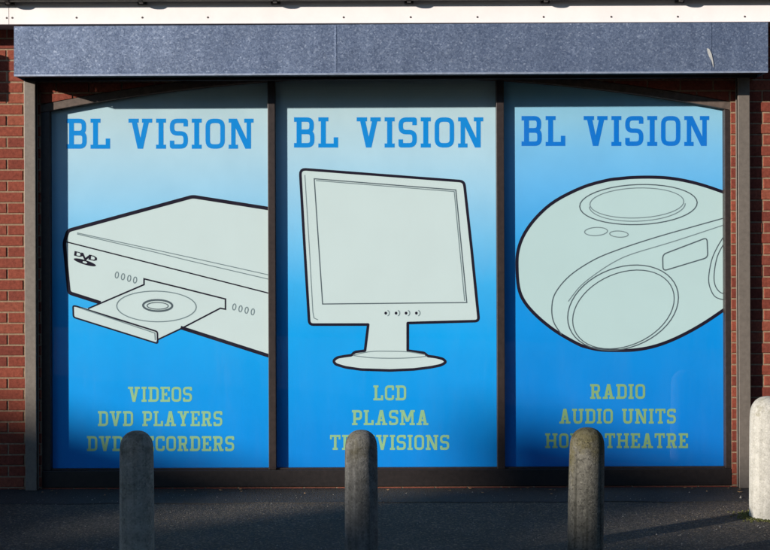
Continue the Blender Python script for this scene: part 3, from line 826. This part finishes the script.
# ------------------------------------------------------------------ grit, moss, leaves on the ground
grg = random.Random(21); bm = bmesh.new()
for _ in range(1500):
    x = grg.uniform(-3.4, 3.6); y = -grg.uniform(.02, 1) ** .8 * 3.0
    r = grg.choice((.002, .0025, .003, .003, .004, .005)) * grg.uniform(.7, 1.3)
    if grg.random() < .01: r *= 2.0
    vs = [bm.verts.new((x + r * grg.uniform(.6, 1.3) * math.cos(a), y + r * grg.uniform(.6, 1.3) * math.sin(a), .002 + (.007 if y > -.47 else 0))) for a in (0, 1.57, 3.14, 4.71)]
    t = bm.verts.new((x, y, r * grg.uniform(.8, 1.4) + .003 + (.007 if y > -.47 else 0)))
    for i in range(4): bm.faces.new((vs[i], vs[(i + 1) % 4], t))
tag(from_bm('grit', bm, M['grit']), 'pale loose grit scattered over the asphalt', 'grit', kind='stuff')
bm = bmesh.new()
for _ in range(900):
    a = grg.uniform(0, 6.283); rr = .112 + abs(grg.gauss(0, .045)); x = b4x + rr * math.cos(a); y = b4y + rr * math.sin(a) * .9
    r = grg.uniform(.004, .011)
    vs = [bm.verts.new((x + r * math.cos(k + a), y + r * math.sin(k + a), .001)) for k in (0, 1.57, 3.14, 4.71)]
    t = bm.verts.new((x, y, r * .9))
    for i in range(4): bm.faces.new((vs[i], vs[(i + 1) % 4], t))
tag(from_bm('moss', bm, M['moss']), 'yellow green moss ringing the foot of the pale bollard', 'moss', kind='stuff')
bm = bmesh.new()
for _ in range(46):
    x = grg.uniform(-2.6, 2.7); y = -abs(grg.gauss(0, .12)) - .02; r = grg.uniform(.008, .020); a = grg.uniform(0, 6.28); z = .014
    vs = [bm.verts.new((x + r * k * math.cos(a + q), y + r * k * math.sin(a + q), z + h)) for k, q, h in ((1, 0, .008), (.5, 1.3, .002), (1, 3.14, .006), (.5, 4.6, .002))]
    bm.faces.new(vs)
tag(from_bm('leaf_litter', bm, M['leaf']), 'dry leaf scraps along the foot of the wall', 'leaves', kind='stuff')

# ------------------------------------------------------------------ unseen buildings inferred from their shade, fronts and heights shaped to cast it
HX = -30.7
M['render'] = simple('cream_render', (.42, .38, .32), .9, 0, .2, 4, .12)
M['pane'] = simple('dark_pane', (.03, .035, .04), .15, 0, .5)
def hy(X): return -(X - HX) / KX
def house(label, ya, yb, h):
    e = empty('shade_casting_building', (HX, (ya + yb) / 2, 0), label, 'building', 'unseen buildings shaped to cast shade'); 
    e.location = (0, 0, 0)
    y0, y1 = min(ya, yb), max(ya, yb)
    box('wall', HX - 7, HX - .31, y0, y1, 0, h - 2.2, M['render'], e)
    box('false_front', HX - .30, HX, y0, y1, 0, h - .15, M['render'], e)  # thin raised front, shaped so its top edge sets the shade line
    box('coping', HX - .34, HX + .04, y0, y1, h - .149, h, M['soffit'], e)
    n = max(1, int((y1 - y0) / 1.7)); 
    for f in range(3):
        for i in range(n):
            yc = y0 + (i + .5) * (y1 - y0) / n; z = .9 + f * 2.9
            box('window', HX - .05, HX + .02, yc - .5, yc + .5, z, z + 1.4, M['pane'], e)
def need(X, Z): return Z + KZ * (X - HX) / KX
house('unseen three storey cream building shaped to cast shade, nearest the shop', hy(-6.5), hy(-.5), need(-2.1, .45))
house('unseen slightly lower cream building shaped to cast shade, second from the shop', hy(-.49), hy(.80), need(-.2, -.38))
house('unseen tallest three storey cream building shaped to cast shade, third from the shop', hy(.81), hy(2.9), need(1.05, .45))
house('unseen lowest cream building shaped to cast shade, fourth from the shop', hy(2.91), hy(4.05), need(3.6, -.66))
house('unseen wide cream building shaped to cast shade, farthest from the shop', hy(4.06), hy(9.5), need(4.62, -.70))
# unseen long building added behind the viewer to darken reflections and block sky fill
lb = empty('reflection_blocker_building', (0, 0, 0), 'unseen long brown building added behind the viewer to darken the glass reflections', 'building')
M['far_brick'] = simple('brown_brick_far', (.07, .045, .035), .9, 0, .2, 6, .25)
box('wall', -17, 34, -42, -30, 0, 9.2, M['far_brick'], lb)
box('parapet', -17.1, 34.1, -42.1, -29.9, 9.201, 9.5, M['soffit'], lb)
for f in range(3):
    for i in range(17): box('window', -15.5 + i * 2.9, -14.0 + i * 2.9, -30.1, -29.96, 1 + f * 2.9, 2.5 + f * 2.9, M['pane'], lb)
print('bricks', nbr)
